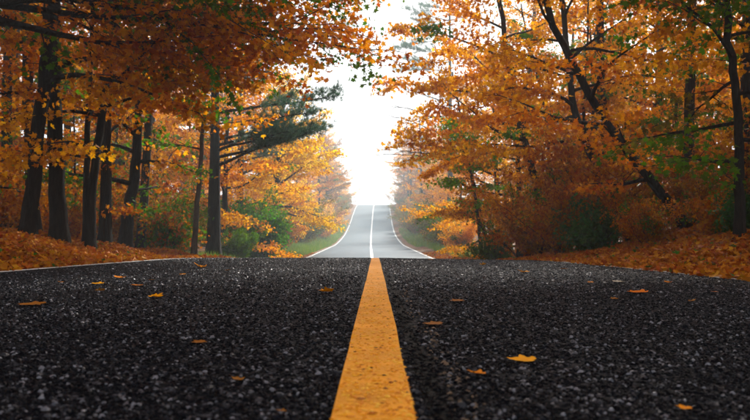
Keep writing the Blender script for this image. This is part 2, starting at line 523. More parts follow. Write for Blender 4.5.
a = Acc(); strip(a, -LE, RE, -45, 300, 0.0, cols=15, wob=.02)
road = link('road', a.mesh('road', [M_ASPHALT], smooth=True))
tag(road, 'dark two-lane asphalt road running over a crest and up the next hill', 'road', kind='structure')
LINE_W = .066
a = Acc(); strip(a, -LINE_W, LINE_W, -10, 22, .004, wob=.004)
o = link('centre_line', a.mesh('centre_line', [M_YELLOW]), road); o['label'] = 'solid yellow centre line'
a = Acc(); strip(a, -.08, .08, 22, 300, .004)
o = link('centre_line', a.mesh('far_centre_line', [M_WHITE]), road); o['label'] = 'pale centre line on the far hill'
for s, e in ((-1, LW), (1, RW)):
    a = Acc(); strip(a, s * e - .055, s * e + .055, -10, 300, .004, wob=.008)
    o = link('edge_line', a.mesh('edge_line', [M_WHITE]), road); o['label'] = 'white edge line'

# aggregate stones standing out of the near asphalt
r = np.random.default_rng(5)
n_st = 68000
d = .78 + 8.0 * r.beta(1.0, 3.2, n_st)
xx = (r.random(n_st) - .5) * (1.16 * d + .1)
sz = np.clip(r.normal(.0037, .0015, n_st), .0016, .010) * (1 + .07 * d)
in_line = np.abs(xx) < LINE_W - .003
in_joint = (xx > .085) & (xx < .135 + .015 * np.sin(d * 9))
keep = ~(in_joint & (r.random(n_st) < .4)) & ~((np.abs(np.abs(xx) - LINE_W) < .003)) & ~(in_line & (r.random(n_st) < .45))
d, xx, sz, in_line, in_joint = d[keep], xx[keep], sz[keep], in_line[keep], in_joint[keep]
k = len(d)
ang = np.linspace(0, 2 * np.pi, 4, endpoint=False)[None] + r.random((k, 1)) * 6.28 + r.normal(0, .25, (k, 4))
rad = sz[:, None] * r.uniform(.75, 1.3, (k, 4))
bz = road_z(xx, d) + np.where(in_line, .0045, .0005)
base = np.stack([xx[:, None] + rad * np.cos(ang), d[:, None] + rad * np.sin(ang), np.repeat(bz[:, None], 4, 1)], -1)
h_ = sz * r.uniform(.35, .85, k) * np.where(in_line, .45, 1)
top = base * .45 + .55 * np.stack([xx + r.normal(0, .25, k) * sz, d + r.normal(0, .25, k) * sz, bz], -1)[:, None, :]
top[..., 2] = bz[:, None] + h_[:, None] * r.uniform(.8, 1.15, (k, 4))
V = np.concatenate([base, top], 1)
o5 = np.arange(4); o5n = (o5 + 1) % 4
Fq = np.stack([o5, o5n, o5n + 4, o5 + 4], -1)
Ft = np.array([(4, 5, 6), (4, 6, 7)])
off = (np.arange(k) * 8)
grit = (~in_line) & ((np.abs(xx - .155) < .03) & (r.random(k) < .14))
tv0 = r.random(k); mt = np.where(in_line, 1, np.where(grit, 2, 0))
tv = np.where(in_joint, tv0 * .3, tv0)
a = Acc()
a.add(V.reshape(-1, 3), tris=(Ft[None] + off[:, None, None]).reshape(-1, 3), mat=np.repeat(mt, 2), tint=np.stack([np.repeat(tv, 2)] * 2, 1))
a.n = 0
a.add(np.zeros((0, 3)), quads=(Fq[None] + off[:, None, None]).reshape(-1, 4), mat=np.repeat(mt, 4), tint=np.stack([np.repeat(tv, 4)] * 2, 1))
k = 30000
d = 4.0 + 11.0 * r.random(k) ** 1.1
xx = r.uniform(-1, 1, k) * np.minimum(.56 * d + .2, 3.3)
xx = np.where(np.abs(xx) < LINE_W + .02, xx + .25, xx); xx = np.clip(xx, -3.3, 3.0)
sz = r.uniform(.006, .011, k) * (1 + .05 * d); bz = road_z(xx, d)
ang = np.linspace(0, 2 * np.pi, 4, endpoint=False)[None] + r.random((k, 1)) * 6.28
base = np.stack([xx[:, None] + sz[:, None] * np.cos(ang), d[:, None] + sz[:, None] * np.sin(ang), np.repeat(bz[:, None], 4, 1)], -1)
apex = np.stack([xx + r.normal(0, .3, k) * sz, d + r.normal(0, .3, k) * sz, bz + sz * r.uniform(.3, .7, k)], -1)[:, None]
tv = r.random(k)
a.n = sum(len(v_) for v_ in a.v)
a.add(np.concatenate([base, apex], 1).reshape(-1, 3), tris=(np.array([(0, 1, 4), (1, 2, 4), (2, 3, 4), (3, 0, 4)])[None] + (np.arange(k) * 5)[:, None, None]).reshape(-1, 3),
      mat=0, tint=np.stack([np.repeat(tv, 4)] * 2, 1))
o = link('aggregate', a.mesh('aggregate', [M_STONE, M_YSTONE, M_TAN], tint=True), road)
o['kind'] = 'stuff'; o['label'] = 'coarse stone chips standing out of the near asphalt'


# ------------------------------------------------------------------ trees
def grow(r, start, direc, length, n=7, wander=.12, lift=0.0):
    """a branch path; lift > 0 bends upwards, < 0 droops"""
    p = [np.asarray(start, float)]; v = nrm(direc)
    for k in range(n - 1):
        v = nrm(v + r.standard_normal(3) * wander + UP * lift)
        p.append(p[-1] + v * length / (n - 1))
    return np.array(p)


def at_path(P, t):
    f = t * (len(P) - 1); i = min(int(f), len(P) - 2)
    return P[i] + (P[i + 1] - P[i]) * (f - i), nrm(P[i + 1] - P[i])


DENS = 1.8


def build_tree(seed, trunk, r0, r1, limbs, leaf_kind='kite', leaf_size=.12, density=46, sec_step=.42,
               flat=.5, bark=None, twig_sub=True, spray_w=.26, limb_bend=-.01, leaf_from=.18, bare=False, limb_sep=True, wander=.10):
    """trunk: control points from the base.  limbs: list of (t, azimuth_deg, elevation_deg, length).
    Returns dict of meshes for trunk, limbs, twigs, crown."""
    r = np.random.default_rng(seed); rl = np.random.default_rng(seed + 9000)
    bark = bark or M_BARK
    T = resample(trunk, 26)
    T[2:] += r.standard_normal((24, 3)) * [.012, .012, 0] * np.linspace(.5, 2, 24)[:, None]
    tt = np.linspace(0, 1, 26)
    R = r0 + (r1 - r0) * tt ** .9
    R = R + r0 * .38 * np.exp(-tt * np.linalg.norm(T[-1] - T[0]) / .35)
    ta = Acc(); tube(ta, np.vstack([T[0] - [0, 0, .25], T]), np.concatenate([[R[0] * 1.15], R]), 12, jitter=.06, r=r)
    limb_meshes = []; la = Acc(); tw = Acc(); lf = Acc()
    pts, sprays, outs = [], [], []
    for (t, az, el, L) in limbs:
        p, tv = at_path(T, t)
        az, el = math.radians(az), math.radians(el)
        v = np.array([math.cos(az) * math.cos(el), math.sin(az) * math.cos(el), math.sin(el)])
        P = grow(r, p, v, L, 9, wander, limb_bend)
        br = np.interp(t, tt, R) * .55
        br = min(br, .022 * L + .012)
        rad = np.linspace(br, .006, 9)
        if limb_sep:
            m_ = Acc(); tube(m_, P, rad, 6, jitter=.05, r=r); limb_meshes.append(m_.mesh('limb', [bark], smooth=True))
        else:
            tube(la, P, rad, 5)
        nsec = max(3, int(L / sec_step))
        for q in range(nsec + 1):
            s = leaf_from + (1 - leaf_from) * (q + r.random() * .7) / (nsec + .7) if q < nsec else .97
            s = min(s, .985)
            bp_, bt = at_path(P, s)
            side = 1 if q % 2 else -1
            h = nrm(np.cross(bt, UP)) * side
            w = r.uniform(.5, 1.2)
            sv = nrm(bt * (1.0 if q < nsec else 3) + h * w + UP * r.uniform(-.22, .2))
            SL = (L * (.42 * (1 - s) + .14) + .12) * r.uniform(.7, 1.25)
            S = grow(r, bp_, sv, SL, 5, .13, -.03)
            tube(tw, S, np.linspace(.008 + .004 * SL, .003, 5), 3)
            if twig_sub:
                for z in range(int(SL / .3) + 1):
                    b2, t2 = at_path(S, r.uniform(.15, .95))
                    v2 = nrm(t2 + nrm(np.cross(t2, UP)) * r.choice([-1, 1]) * r.uniform(.5, 1.3) + UP * r.uniform(-.3, .15))
                    tube(tw, grow(r, b2, v2, r.uniform(.15, .42), 3, .15, -.04), [.004, .003, .002], 3)
            if bare: continue
            nl = max(8, int(SL * density * DENS * rl.uniform(.55, 1.35)))
            ti = rl.random(nl) ** .8
            f = ti * 4; i0 = np.minimum(f.astype(int), 3)
            base = S[i0] + (S[i0 + 1] - S[i0]) * (f - i0)[:, None]
            hh = nrm(np.cross(sv, UP))
            offh = rl.normal(0, spray_w * min(1, .5 + SL * .4), nl)
            base = base + hh * offh[:, None] + nrm(sv) * rl.normal(.05, .08, nl)[:, None]
            base[:, 2] += rl.normal(-.03, .055, nl) - .22 * np.abs(offh)
            pts.append(base); sprays.append(np.full(nl, rl.random())); outs.append(np.repeat(nrm(sv)[None], nl, 0))
    res = {'trunk': ta.mesh('trunk', [bark], smooth=True), 'limbs': limb_meshes,
           'twigs': tw.mesh('twigs', [M_TWIG]) if tw.n else None}
    if not limb_sep: res['branches'] = la.mesh('branches', [bark], smooth=True)
    if pts:
        leaves(lf, np.concatenate(pts), leaf_size, rl, leaf_kind, flat, np.concatenate(sprays), outward=np.concatenate(outs))
        res['crown'] = lf.mesh('crown', [M_LEAF], tint=True)
    return res


def auto_limbs(r, n, t0, t1, L0, L1, el0=10, el1=50, az0=None, bias=.45):
    out_ = []
    az = r.uniform(0, 360)
    for k in range(n):
        t = t0 + (t1 - t0) * (k + r.random() * .6) / n
        f = (t - t0) / max(t1 - t0, 1e-6)
        az = az + 137.5 + r.normal(0, 18)
        L = (L0 + (L1 - L0) * f) * r.uniform(.75, 1.2)
        L *= np.interp(f, [0, .3, 1], [.62, 1, 1])
        if az0 is not None: L *= 1 + bias * math.cos(math.radians(az - az0))
        out_.append((t, az, el0 + (el1 - el0) * f + r.normal(0, 7), L))
    return out_


def place(name, P, loc, color, label, cat, group=None, rotz=0.0, scale=1.0, green=0.08):
    root = link(name, None, None, loc, rotz, scale)
    root.empty_display_size = .3
    tag(root, label, cat, group)
    link('trunk', P['trunk'], root)
    for m_ in P['limbs']: link('limb', m_, root)
    if P.get('branches'): link('branches', P['branches'], root)['kind'] = 'stuff'
    if P.get('twigs'): link('twigs', P['twigs'], root)['kind'] = 'stuff'
    if P.get('crown'):
        c_ = link('crown', P['crown'], root)
        c_.color = (*color, 1 - green)
    return root


ORANGE = (.80, .32, .003)
DEEP = (.74, .26, .003)
AMBER = (.88, .40, .004)
YELLOW = (.92, .55, .010)
RUST = (.52, .175, .004)
BROWN = (.34, .13, .012)
GREEN = (.075, .15, .016)
OLIVE = (.20, .17, .02)
occupied = []
WORD = {ORANGE: 'orange', DEEP: 'deep orange', AMBER: 'amber', YELLOW: 'yellow', RUST: 'rust red', BROWN: 'brown', OLIVE: 'olive'}


def base_at(x, y):
    occupied.append((x, y))
    return (float(x), float(y), float(ground_z(x, y)) - .03)


def hand(name, seed, bx, by, lean, h, r0, r1, limbs, color, label, cat='tree', green=.08, **kw):
    """a tree of its own: lean is a list of (dx, dy, z) above the base"""
    tr_ = [(0, 0, 0)] + lean if isinstance(lean, list) else [(0, 0, 0), (lean[0] * .4, lean[1] * .4, h * .5), (lean[0], lean[1], h)]
    P = build_tree(seed, tr_, r0, r1, limbs, **kw)
    return place(name, P, base_at(bx, by), color, label, cat, green=green)


R_ = np.random.default_rng(77)
def AL(seed, *a_, **k_): return auto_limbs(np.random.default_rng(seed), *a_, **k_)

# ---- left bank, the dark trunks
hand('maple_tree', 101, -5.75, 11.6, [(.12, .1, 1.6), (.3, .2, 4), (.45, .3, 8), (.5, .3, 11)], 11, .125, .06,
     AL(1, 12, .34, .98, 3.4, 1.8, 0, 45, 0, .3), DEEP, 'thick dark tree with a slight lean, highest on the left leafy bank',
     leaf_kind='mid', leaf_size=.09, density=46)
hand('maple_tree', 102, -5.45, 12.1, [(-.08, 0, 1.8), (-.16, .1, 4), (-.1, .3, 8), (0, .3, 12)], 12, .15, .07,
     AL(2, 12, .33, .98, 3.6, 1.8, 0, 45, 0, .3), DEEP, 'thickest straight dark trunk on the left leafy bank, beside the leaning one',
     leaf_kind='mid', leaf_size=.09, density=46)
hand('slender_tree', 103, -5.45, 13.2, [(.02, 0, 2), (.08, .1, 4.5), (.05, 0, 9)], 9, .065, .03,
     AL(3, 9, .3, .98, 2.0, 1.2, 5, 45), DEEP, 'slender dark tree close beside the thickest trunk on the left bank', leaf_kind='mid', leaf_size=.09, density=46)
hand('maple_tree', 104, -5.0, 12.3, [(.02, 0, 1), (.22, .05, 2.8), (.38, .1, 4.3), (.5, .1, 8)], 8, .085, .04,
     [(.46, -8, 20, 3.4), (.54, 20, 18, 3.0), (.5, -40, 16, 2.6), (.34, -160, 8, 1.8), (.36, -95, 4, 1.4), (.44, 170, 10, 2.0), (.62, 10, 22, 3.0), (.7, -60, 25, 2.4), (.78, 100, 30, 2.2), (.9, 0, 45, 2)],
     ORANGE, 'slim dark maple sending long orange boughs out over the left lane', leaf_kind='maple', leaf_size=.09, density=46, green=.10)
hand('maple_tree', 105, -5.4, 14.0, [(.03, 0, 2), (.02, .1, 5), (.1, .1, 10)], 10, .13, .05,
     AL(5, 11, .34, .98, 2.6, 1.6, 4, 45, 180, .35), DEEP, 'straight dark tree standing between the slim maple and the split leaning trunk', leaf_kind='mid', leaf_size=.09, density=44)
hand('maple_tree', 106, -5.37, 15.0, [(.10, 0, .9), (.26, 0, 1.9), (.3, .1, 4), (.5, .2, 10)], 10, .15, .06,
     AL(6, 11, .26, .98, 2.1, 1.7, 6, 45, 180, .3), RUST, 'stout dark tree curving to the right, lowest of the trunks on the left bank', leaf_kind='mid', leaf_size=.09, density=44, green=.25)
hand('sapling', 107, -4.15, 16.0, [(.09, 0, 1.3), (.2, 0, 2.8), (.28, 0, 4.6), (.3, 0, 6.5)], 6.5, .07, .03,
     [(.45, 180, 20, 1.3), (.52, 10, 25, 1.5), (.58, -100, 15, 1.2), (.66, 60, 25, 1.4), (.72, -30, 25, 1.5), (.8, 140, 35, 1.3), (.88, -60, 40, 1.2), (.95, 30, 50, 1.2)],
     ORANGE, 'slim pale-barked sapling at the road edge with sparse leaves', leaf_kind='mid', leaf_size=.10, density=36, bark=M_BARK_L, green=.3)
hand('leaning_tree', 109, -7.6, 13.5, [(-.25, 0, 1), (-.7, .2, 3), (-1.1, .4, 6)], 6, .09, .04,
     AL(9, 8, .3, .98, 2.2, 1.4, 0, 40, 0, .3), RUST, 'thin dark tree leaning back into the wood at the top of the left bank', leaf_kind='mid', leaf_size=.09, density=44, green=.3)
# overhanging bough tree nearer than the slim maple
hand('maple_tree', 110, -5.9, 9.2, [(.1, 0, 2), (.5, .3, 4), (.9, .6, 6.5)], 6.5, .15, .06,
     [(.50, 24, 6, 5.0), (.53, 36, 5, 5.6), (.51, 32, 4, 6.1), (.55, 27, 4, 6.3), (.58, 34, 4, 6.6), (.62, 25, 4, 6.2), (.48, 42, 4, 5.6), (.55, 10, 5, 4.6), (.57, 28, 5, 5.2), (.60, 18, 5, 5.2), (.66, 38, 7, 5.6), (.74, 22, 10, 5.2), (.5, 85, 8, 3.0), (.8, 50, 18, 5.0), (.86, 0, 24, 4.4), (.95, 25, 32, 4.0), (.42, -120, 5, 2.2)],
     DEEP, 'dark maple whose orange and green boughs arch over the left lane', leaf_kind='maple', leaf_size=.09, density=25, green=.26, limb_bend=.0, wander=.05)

# ---- left, lit trees beyond the sapling
hand('orange_maple', 120, -5.3, 24.5, (.2, 0), 7.0, .13, .04, AL(20, 22, .08, .98, 2.9, 1.3, -2, 50, -10, .3), ORANGE,
     'bright orange maple leafy to the ground just behind the pine', leaf_size=.10, density=62, green=.03)
hand('orange_maple', 121, -5.9, 30.5, (.2, 0), 8.2, .14, .04, AL(21, 24, .08, .98, 3.3, 1.5, -2, 50, -10, .3), AMBER,
     'amber maple between the orange one and the tall yellow one on the left', leaf_size=.11, density=62, green=.03)
hand('yellow_maple', 122, -5.5, 38, (.5, 0), 8.6, .16, .05, AL(22, 30, .22, .98, 3.5, 1.6, 9, 50, -10, .25), YELLOW,
     'bright yellow maple reaching over the left verge above the green bush', leaf_size=.12, density=62, green=.0)
hand('yellow_maple', 123, -6.4, 46, (.3, 0), 8.4, .16, .05, AL(23, 24, .22, .98, 3.1, 1.6, 0, 50, -10, .25), AMBER,
     'paler yellow-orange maple past the yellow one where the mist begins', leaf_size=.13, density=56, green=.0)

# ---- right side
hand('orange_maple', 130, 6.2, 35, (-.4, 0), 9.5, .17, .05, AL(30, 30, .10, .98, 3.7, 1.7, -2, 50, 190, .3), AMBER,
     'bright orange maple at the bend of the right verge, branches low over the road', leaf_size=.115, density=60, green=.05)
hand('green_maple', 131, 4.1, 26.5, (-.8, 0), 5.2, .08, .03, AL(31, 15, .42, .98, 1.7, .9, 0, 40, 190, .3), (.17, .31, .010),
     'small maple still green among the orange trees on the right', leaf_size=.11, density=56, green=.0)
hand('orange_maple', 132, 5.6, 27, (-.2, 0), 7.5, .13, .04, AL(32, 22, .06, .85, 3.0, 1.5, -4, 45, 190, .25), ORANGE,
     'orange maple under the green-leaved one on the right, leafy to the ground', leaf_size=.105, density=60, green=.04)
hand('maple_tree', 133, 5.4, 22, [(-.3, 0, 2.2), (-.9, 0, 4.5), (-1.4, .2, 8), (-1.6, .2, 12)], 12, .14, .05,
     [(.36, 178, 12, 4.4), (.42, 200, 14, 3.6), (.47, 160, 18, 4.0), (.40, 250, 5, 3.2), (.52, 185, 22, 4.2), (.58, 120, 20, 3.6), (.62, 215, 25, 3.8), (.68, 30, 20, 3.5), (.7, 175, 32, 3.8), (.76, 290, 25, 3), (.82, 190, 38, 3.2), (.88, 90, 40, 2.8), (.94, 200, 50, 2.5), (.5, 330, 10, 3)],
     ORANGE, 'tall maple with a dark limb reaching level out over the right lane', leaf_kind='mid', leaf_size=.105, density=52, green=.08)
hand('leaning_maple', 134, 5.95, 13.2, [(-.45, 0, .62), (-1.1, .1, 1.5), (-2.0, .3, 3.0), (-2.7, .5, 4.8), (-3.0, .8, 7)], 7, .10, .05,
     [(.30, 120, 10, 1.8), (.35, 230, 8, 2.2), (.42, 80, 15, 2.4), (.48, 190, 15, 2.3), (.55, 260, 12, 2.3), (.6, 140, 20, 2.4), (.66, 20, 20, 2.4), (.72, 210, 25, 2.4), (.8, 100, 30, 2.2), (.88, 180, 40, 2.2), (.95, 300, 45, 2)],
     DEEP, 'dark maple leaning steeply from the right bank towards the road', leaf_kind='maple', leaf_size=.09, density=38, green=.12)
hand('maple_tree', 135, 6.5, 17.5, [(-.9, .1, 1.9), (-1.5, .2, 3.6), (-1.7, .4, 6), (-2.2, .6, 10)], 10, .13, .05,
     AL(35, 16, .26, .98, 3.4, 1.8, 5, 45, 190, .3), ORANGE, 'stout dark maple bowing over the brown shrubs on the right', leaf_kind='mid', leaf_size=.105, density=44, green=.10)
hand('maple_tree', 136, 5.0, 9.6, [(-.02, 0, 1.5), (-.12, .1, 3.2), (-.2, .2, 7)], 7, .07, .04,
     AL(36, 12, .22, .98, 2.0, 1.5, 0, 45, 190, .2), OLIVE, 'slender dark tree with mixed green leaves on the right bank', leaf_kind='maple', leaf_size=.08, density=36, green=.5)
hand('maple_tree', 137, 6.9, 11.5, [(.1, 0, 2), (-.2, .1, 5), (-.9, .2, 10)], 10, .14, .06,
     AL(37, 14, .22, .98, 3.3, 1.8, 5, 45, 190, .35), ORANGE, 'tall dark maple behind the slender green-leaved tree on the right bank', leaf_kind='mid', leaf_size=.09, density=46, green=.2)
hand('maple_tree', 138, 6.1, 8.6, [(-.3, .3, 2), (-1.2, 1.0, 4), (-2.2, 2.0, 5.6), (-2.8, 3, 7.5)], 7.5, .13, .05,
     [(.4, 120, 10, 2.4), (.48, 170, 14, 2.8), (.55, 80, 12, 2.8), (.62, 200, 18, 2.6), (.68, 130, 20, 2.8), (.76, 60, 24, 2.6), (.84, 160, 30, 2.4), (.95, 110, 35, 2.2)],
     DEEP, 'dark maple arching high over the right lane with a bare lower stem', leaf_kind='maple', leaf_size=.09, density=44, green=.15)
# bare twigs over the gap
hand('bare_tree', 140, 4.6, 28, [(-.5, 0, 2.5), (-1.0, 0, 4.6), (-1.5, 0, 7.6)], 7.6, .10, .035,
     [(.55, 178, 12, 2.9), (.60, 186, 16, 3.3), (.65, 172, 10, 3.3), (.70, 182, 20, 3.1), (.76, 176, 26, 3.0), (.84, 190, 30, 2.6), (.95, 200, 45, 1.8)],
     BROWN, 'bare grey tree poking leafless twigs into the misty gap', bare=True, sec_step=.3)

# ---- pine
def build_pine(seed, h, r0, limbs, tuft=.17, step=.13, limb_sep=True):
    r = np.random.default_rng(seed)
    T = resample([(0, 0, 0), (.05, 0, h * .4), (0, .1, h)], 26); tt = np.linspace(0, 1, 26)
    R = r0 * (1 - .8 * tt) + r0 * .4 * np.exp(-tt * h / .4)
    ta = Acc(); tube(ta, np.vstack([T[0] - [0, 0, .25], T]), np.concatenate([[R[0] * 1.1], R]), 12, jitter=.06, r=r)
    lm = []; la = Acc(); tw = Acc(); nd = Acc()
    for (t, az, el, L) in limbs:
        p, _ = at_path(T, t); az, el = math.radians(az), math.radians(el)
        P = grow(r, p, (math.cos(az) * math.cos(el), math.sin(az) * math.cos(el), math.sin(el)), L, 9, .06, -.012)
        rad = np.linspace(min(.05, .012 * L + .02), .007, 9)
        if limb_sep:
            m_ = Acc(); tube(m_, P, rad, 6, jitter=.05, r=r); lm.append(m_.mesh('limb', [M_BARK], smooth=True))
        else: tube(la, P, rad, 5)
        ns = int(L / step)
        for q in range(ns):
            s = .30 + .7 * (q + r.random()) / ns; s = min(s, .99)
            b, t_ = at_path(P, s)
            h_ = nrm(np.cross(t_, UP)) * (1 if q % 2 else -1)
            S = grow(r, b, nrm(t_ * .9 + h_ * r.uniform(.4, 1.1) + UP * r.uniform(-.05, .35)), (L * .28 * (1.15 - s) + .3) * r.uniform(.7, 1.2), 4, .1, .04)
            tube(tw, S, np.linspace(.009, .004, 4), 3)
            nt_ = max(5, int(np.linalg.norm(S[-1] - S[0]) / .055))
            for z in range(nt_):
                c_, ct = at_path(S, min(.99, .2 + .8 * (z + r.random()) / nt_))
                c_ = c_ + r.normal(0, .06, 3)
                k = 17
                dv = nrm(r.standard_normal((k, 3)) + ct * 1.1 + UP * .55)
                sd = nrm(np.cross(dv, r.standard_normal((k, 3)))) * .006
                tip = c_ + dv * tuft * r.uniform(.6, 1.15, (k, 1))
                V = np.stack([np.repeat((c_ - 0)[None], k, 0) - sd, np.repeat(c_[None], k, 0) + sd, tip], 1).reshape(-1, 3)
                tv = np.clip(r.normal(.45, .22), 0, 1)
                nd.add(V, tris=np.arange(3 * k).reshape(k, 3), tint=[tv, .5])
    res = {'trunk': ta.mesh('trunk', [M_BARK], smooth=True), 'limbs': lm, 'twigs': tw.mesh('twigs', [M_TWIG]), 'crown': nd.mesh('crown', [M_NEEDLE], tint=True)}
    if not limb_sep: res['branches'] = la.mesh('branches', [M_BARK], smooth=True)
    return res


pine = build_pine(150, 9.5, .20, [(.37, -6, 18, 3.1), (.40, 14, 18, 2.9), (.42, -26, 15, 2.6), (.44, 3, 16, 3.3), (.46, 40, 12, 2.4), (.49, -12, 12, 3.1), (.54, 6, 10, 3.6),
                                  (.6, 170, 15, 2.4), (.62, 60, 18, 2.2), (.68, -60, 18, 2.2), (.74, 20, 22, 2.0), (.8, 200, 25, 1.8), (.86, 90, 28, 1.5), (.92, -30, 32, 1.2), (.97, 150, 45, .8)])
place('pine_tree', pine, base_at(-4.62, 20), (1, 1, 1), 'dark pine with grey-green plumes held out over the left lane', 'tree', green=0)
pine_far = build_pine(151, 12, .2, AL(50, 16, .4, .98, 3.2, 1.0, 8, 30, 0, .3), tuft=.2, step=.22, limb_sep=False)
place('pine_tree', pine_far, base_at(-6.6, 34), (1, 1, 1), 'taller misty pine standing behind the yellow and amber maples', 'tree', green=0)
pine_top = build_pine(152, 21.5, .3, [(.74, 178, 6, 4.6), (.77, 160, 4, 4.0), (.80, 195, 5, 4.4), (.84, 172, 4, 4.8), (.87, 205, 6, 3.6), (.90, 180, 5, 4.0), (.94, 150, 10, 3.0), (.8, 20, 8, 3), (.9, 330, 8, 2.6), (.97, 90, 20, 2), (.72, 60, 5, 3)], tuft=.26, step=.24, limb_sep=False)
place('pine_tree', pine_top, base_at(6.4, 60), (1, 1, 1), 'very tall faint pine in the mist with flat plumes at its top', 'tree', green=0)


# ---- shrubs
def build_shrub(seed, h, rad, stems, leaf_kind='kite', leaf_size=.08, density=60):
    r = np.random.default_rng(seed)
    sa = Acc(); tw = Acc(); lf = Acc(); pts, sp, ou = [], [], []
    for k in range(stems):
        az = 2 * math.pi * k / stems + r.normal(0, .4); el = r.uniform(.75, 1.4)
        v = np.array([math.cos(az) * math.cos(el), math.sin(az) * math.cos(el), math.sin(el)])
        L = h * r.uniform(.7, 1.1) / max(.7, math.sin(el))
        P = grow(r, (r.normal(0, .08), r.normal(0, .08), -.1), v, L, 7, .14, .0)
        tube(sa, P, np.linspace(.018, .005, 7), 5)
        for q in range(9):
            s = .12 + .87 * (q + r.random()) / 9; s = min(s, .99)
            b, t_ = at_path(P, s)
            a2 = r.uniform(0, 6.28)
            sv = nrm(np.array([math.cos(a2), math.sin(a2), r.uniform(-.1, .6)]) + t_ * .4)
            SL = rad * r.uniform(.3, .75)
            S = grow(r, b, sv, SL, 4, .15, -.02); tube(tw, S, np.linspace(.006, .002, 4), 3)
            nl = max(5, int(SL * density)); f = r.random(nl) * 3; i0 = np.minimum(f.astype(int), 2)
            pts.append(S[i0] + (S[i0 + 1] - S[i0]) * (f - i0)[:, None] + r.normal(0, .09, (nl, 3)))
            sp.append(np.full(nl, r.random())); ou.append(np.repeat(sv[None], nl, 0))
    leaves(lf, np.concatenate(pts), leaf_size, r, leaf_kind, .35, np.concatenate(sp), outward=np.concatenate(ou))
    return {'trunk': sa.mesh('stems', [M_BARK], smooth=True), 'limbs': [], 'twigs': tw.mesh('twigs', [M_TWIG]), 'crown': lf.mesh('crown', [M_LEAF], tint=True)}


def shrub(P, x, y, color, label, group=None, name='shrub', rotz=0., scale=1., green=.0):
    root = link(name, None, None, base_at(x, y), rotz, scale); root.empty_display_size = .2
    tag(root, label, 'bush', group)
    link('stems', P['trunk'], root); link('twigs', P['twigs'], root)['kind'] = 'stuff'
    c_ = link('foliage', P['crown'], root); c_.color = (*color, 1 - green)
    return root


sh_g = build_shrub(160, 2.0, 1.5, 13, 'kite', .085, 150)
sh_b = build_shrub(161, 1.7, 1.3, 12, 'mid', .075, 62)
sh_c = build_shrub(162, 1.1, 1.0, 10, 'mid', .08, 60)
sh_d = build_shrub(163, 2.4, 1.6, 13, 'mid', .075, 62)
shrub(sh_g, -4.45, 28.0, (.10, .24, .010), 'round dark green bush below the yellow maple at the left verge', name='green_bush', scale=1.15, green=0)
shrub(sh_g, -4.5, 22.6, (.11, .22, .010), 'smaller green bush between the pine and the round dark green bush', name='green_bush', scale=.5, rotz=2, green=0)
shrub(sh_c, -5.2, 17.6, RUST, 'low bush of mixed green and rusty leaves behind the slim pale-barked sapling', name='mixed_bush', scale=1.0, rotz=1, green=.55)
shrub(sh_c, 4.45, 25.5, (.10, .17, .02), 'low green bush at the foot of the orange maple beside the right verge', name='green_bush', scale=1.1, rotz=3)
shrub(sh_c, 4.6, 14.8, (.07, .16, .03), 'small bright green leafy bush among the brown shrubs on the right', name='green_bush', scale=.85, rotz=4)
shrub(sh_c, 5.35, 10.2, (.05, .12, .02), 'low dark green bush on the right bank by the slender tree', name='green_bush', scale=.55, rotz=5)
shrub(sh_d, 5.0, 17.0, RUST, 'tall rusty brown shrub under the stout bowing maple', name='brown_bush', scale=1.15)
g_ = 'brown shrubs along the right bank'
RL = ['brown shrub at the right road edge beyond the tall rusty one', 'short rust leaved shrub at the road edge before the tall rusty one', 'brown shrub behind the small bright green bush on the right',
      'low rust leaved shrub at the foot of the steeply leaning maple', 'brown shrub touching the base of the steeply leaning maple', 'low rust leaved shrub beside the low dark green bush',
      'brown shrub behind the low dark green bush on the right bank', 'rust leaved shrub under the tall maple with the level limb', 'large brown shrub at the foot of the stout bowing maple',
      'rust leaved shrub high on the right bank behind the leaning maple', 'large brown shrub in the wood between the bowing maple and the level-limbed one']
for k, (x, y, s, c) in enumerate([(4.7, 19.5, 1.0, BROWN), (4.3, 16.2, .75, RUST), (5.6, 14.6, .7, BROWN), (4.9, 12.6, .45, RUST), (5.9, 12.2, .42, BROWN), (5.5, 11.2, .55, RUST), (6.6, 10.4, .8, BROWN),
                                  (4.9, 22.3, 1.1, RUST), (6.9, 15.5, 1.1, BROWN), (7.4, 12.8, 1.0, RUST), (6.3, 19, 1.2, BROWN)]):
    shrub([sh_b, sh_d, sh_c][k % 3], x, y, c, RL[k], g_, 'brown_bush', rotz=k * 1.3, scale=s, green=.1)
g_ = 'thin shrubs behind the left trunks'
for k, (x, y, s, c) in enumerate([(-7.2, 16.5, .9, RUST), (-6.4, 19, .9, BROWN), (-8.4, 14.6, .9, RUST), (-9.4, 17.5, 1.1, BROWN), (-6.3, 22, 1.0, OLIVE), (-8, 20.6, 1.1, RUST), (-10.5, 14.5, 1, BROWN), (-7.6, 25, 1.1, RUST), (-11.5, 19.5, 1.2, RUST), (-10, 23, 1.2, BROWN)]):
    shrub([sh_b, sh_d][k % 2], x, y, c, f'{"large" if s > 1 else "small"} thin {WORD[c]} leaved shrub in the wood behind the dark left trunks', f'{"large" if s > 1 else "small"} {WORD[c]} ' + g_, 'brown_bush', rotz=k * 1.7, scale=s, green=.15)

# ---- filler trees from shared prototypes
def proto(seed, h, r0, n, t0, L0, L1, density, leaf=.13, step=.5):
    r = np.random.default_rng(seed)
    return build_tree(seed, [(0, 0, 0), (r.normal(0, .15), r.normal(0, .15), h * .5), (r.normal(0, .4), r.normal(0, .4), h)], r0, r0 * .3,
                      auto_limbs(r, n, t0, .98, L0, L1, 2, 52), leaf_size=leaf, density=density, sec_step=step, twig_sub=False, limb_sep=False, spray_w=.3)


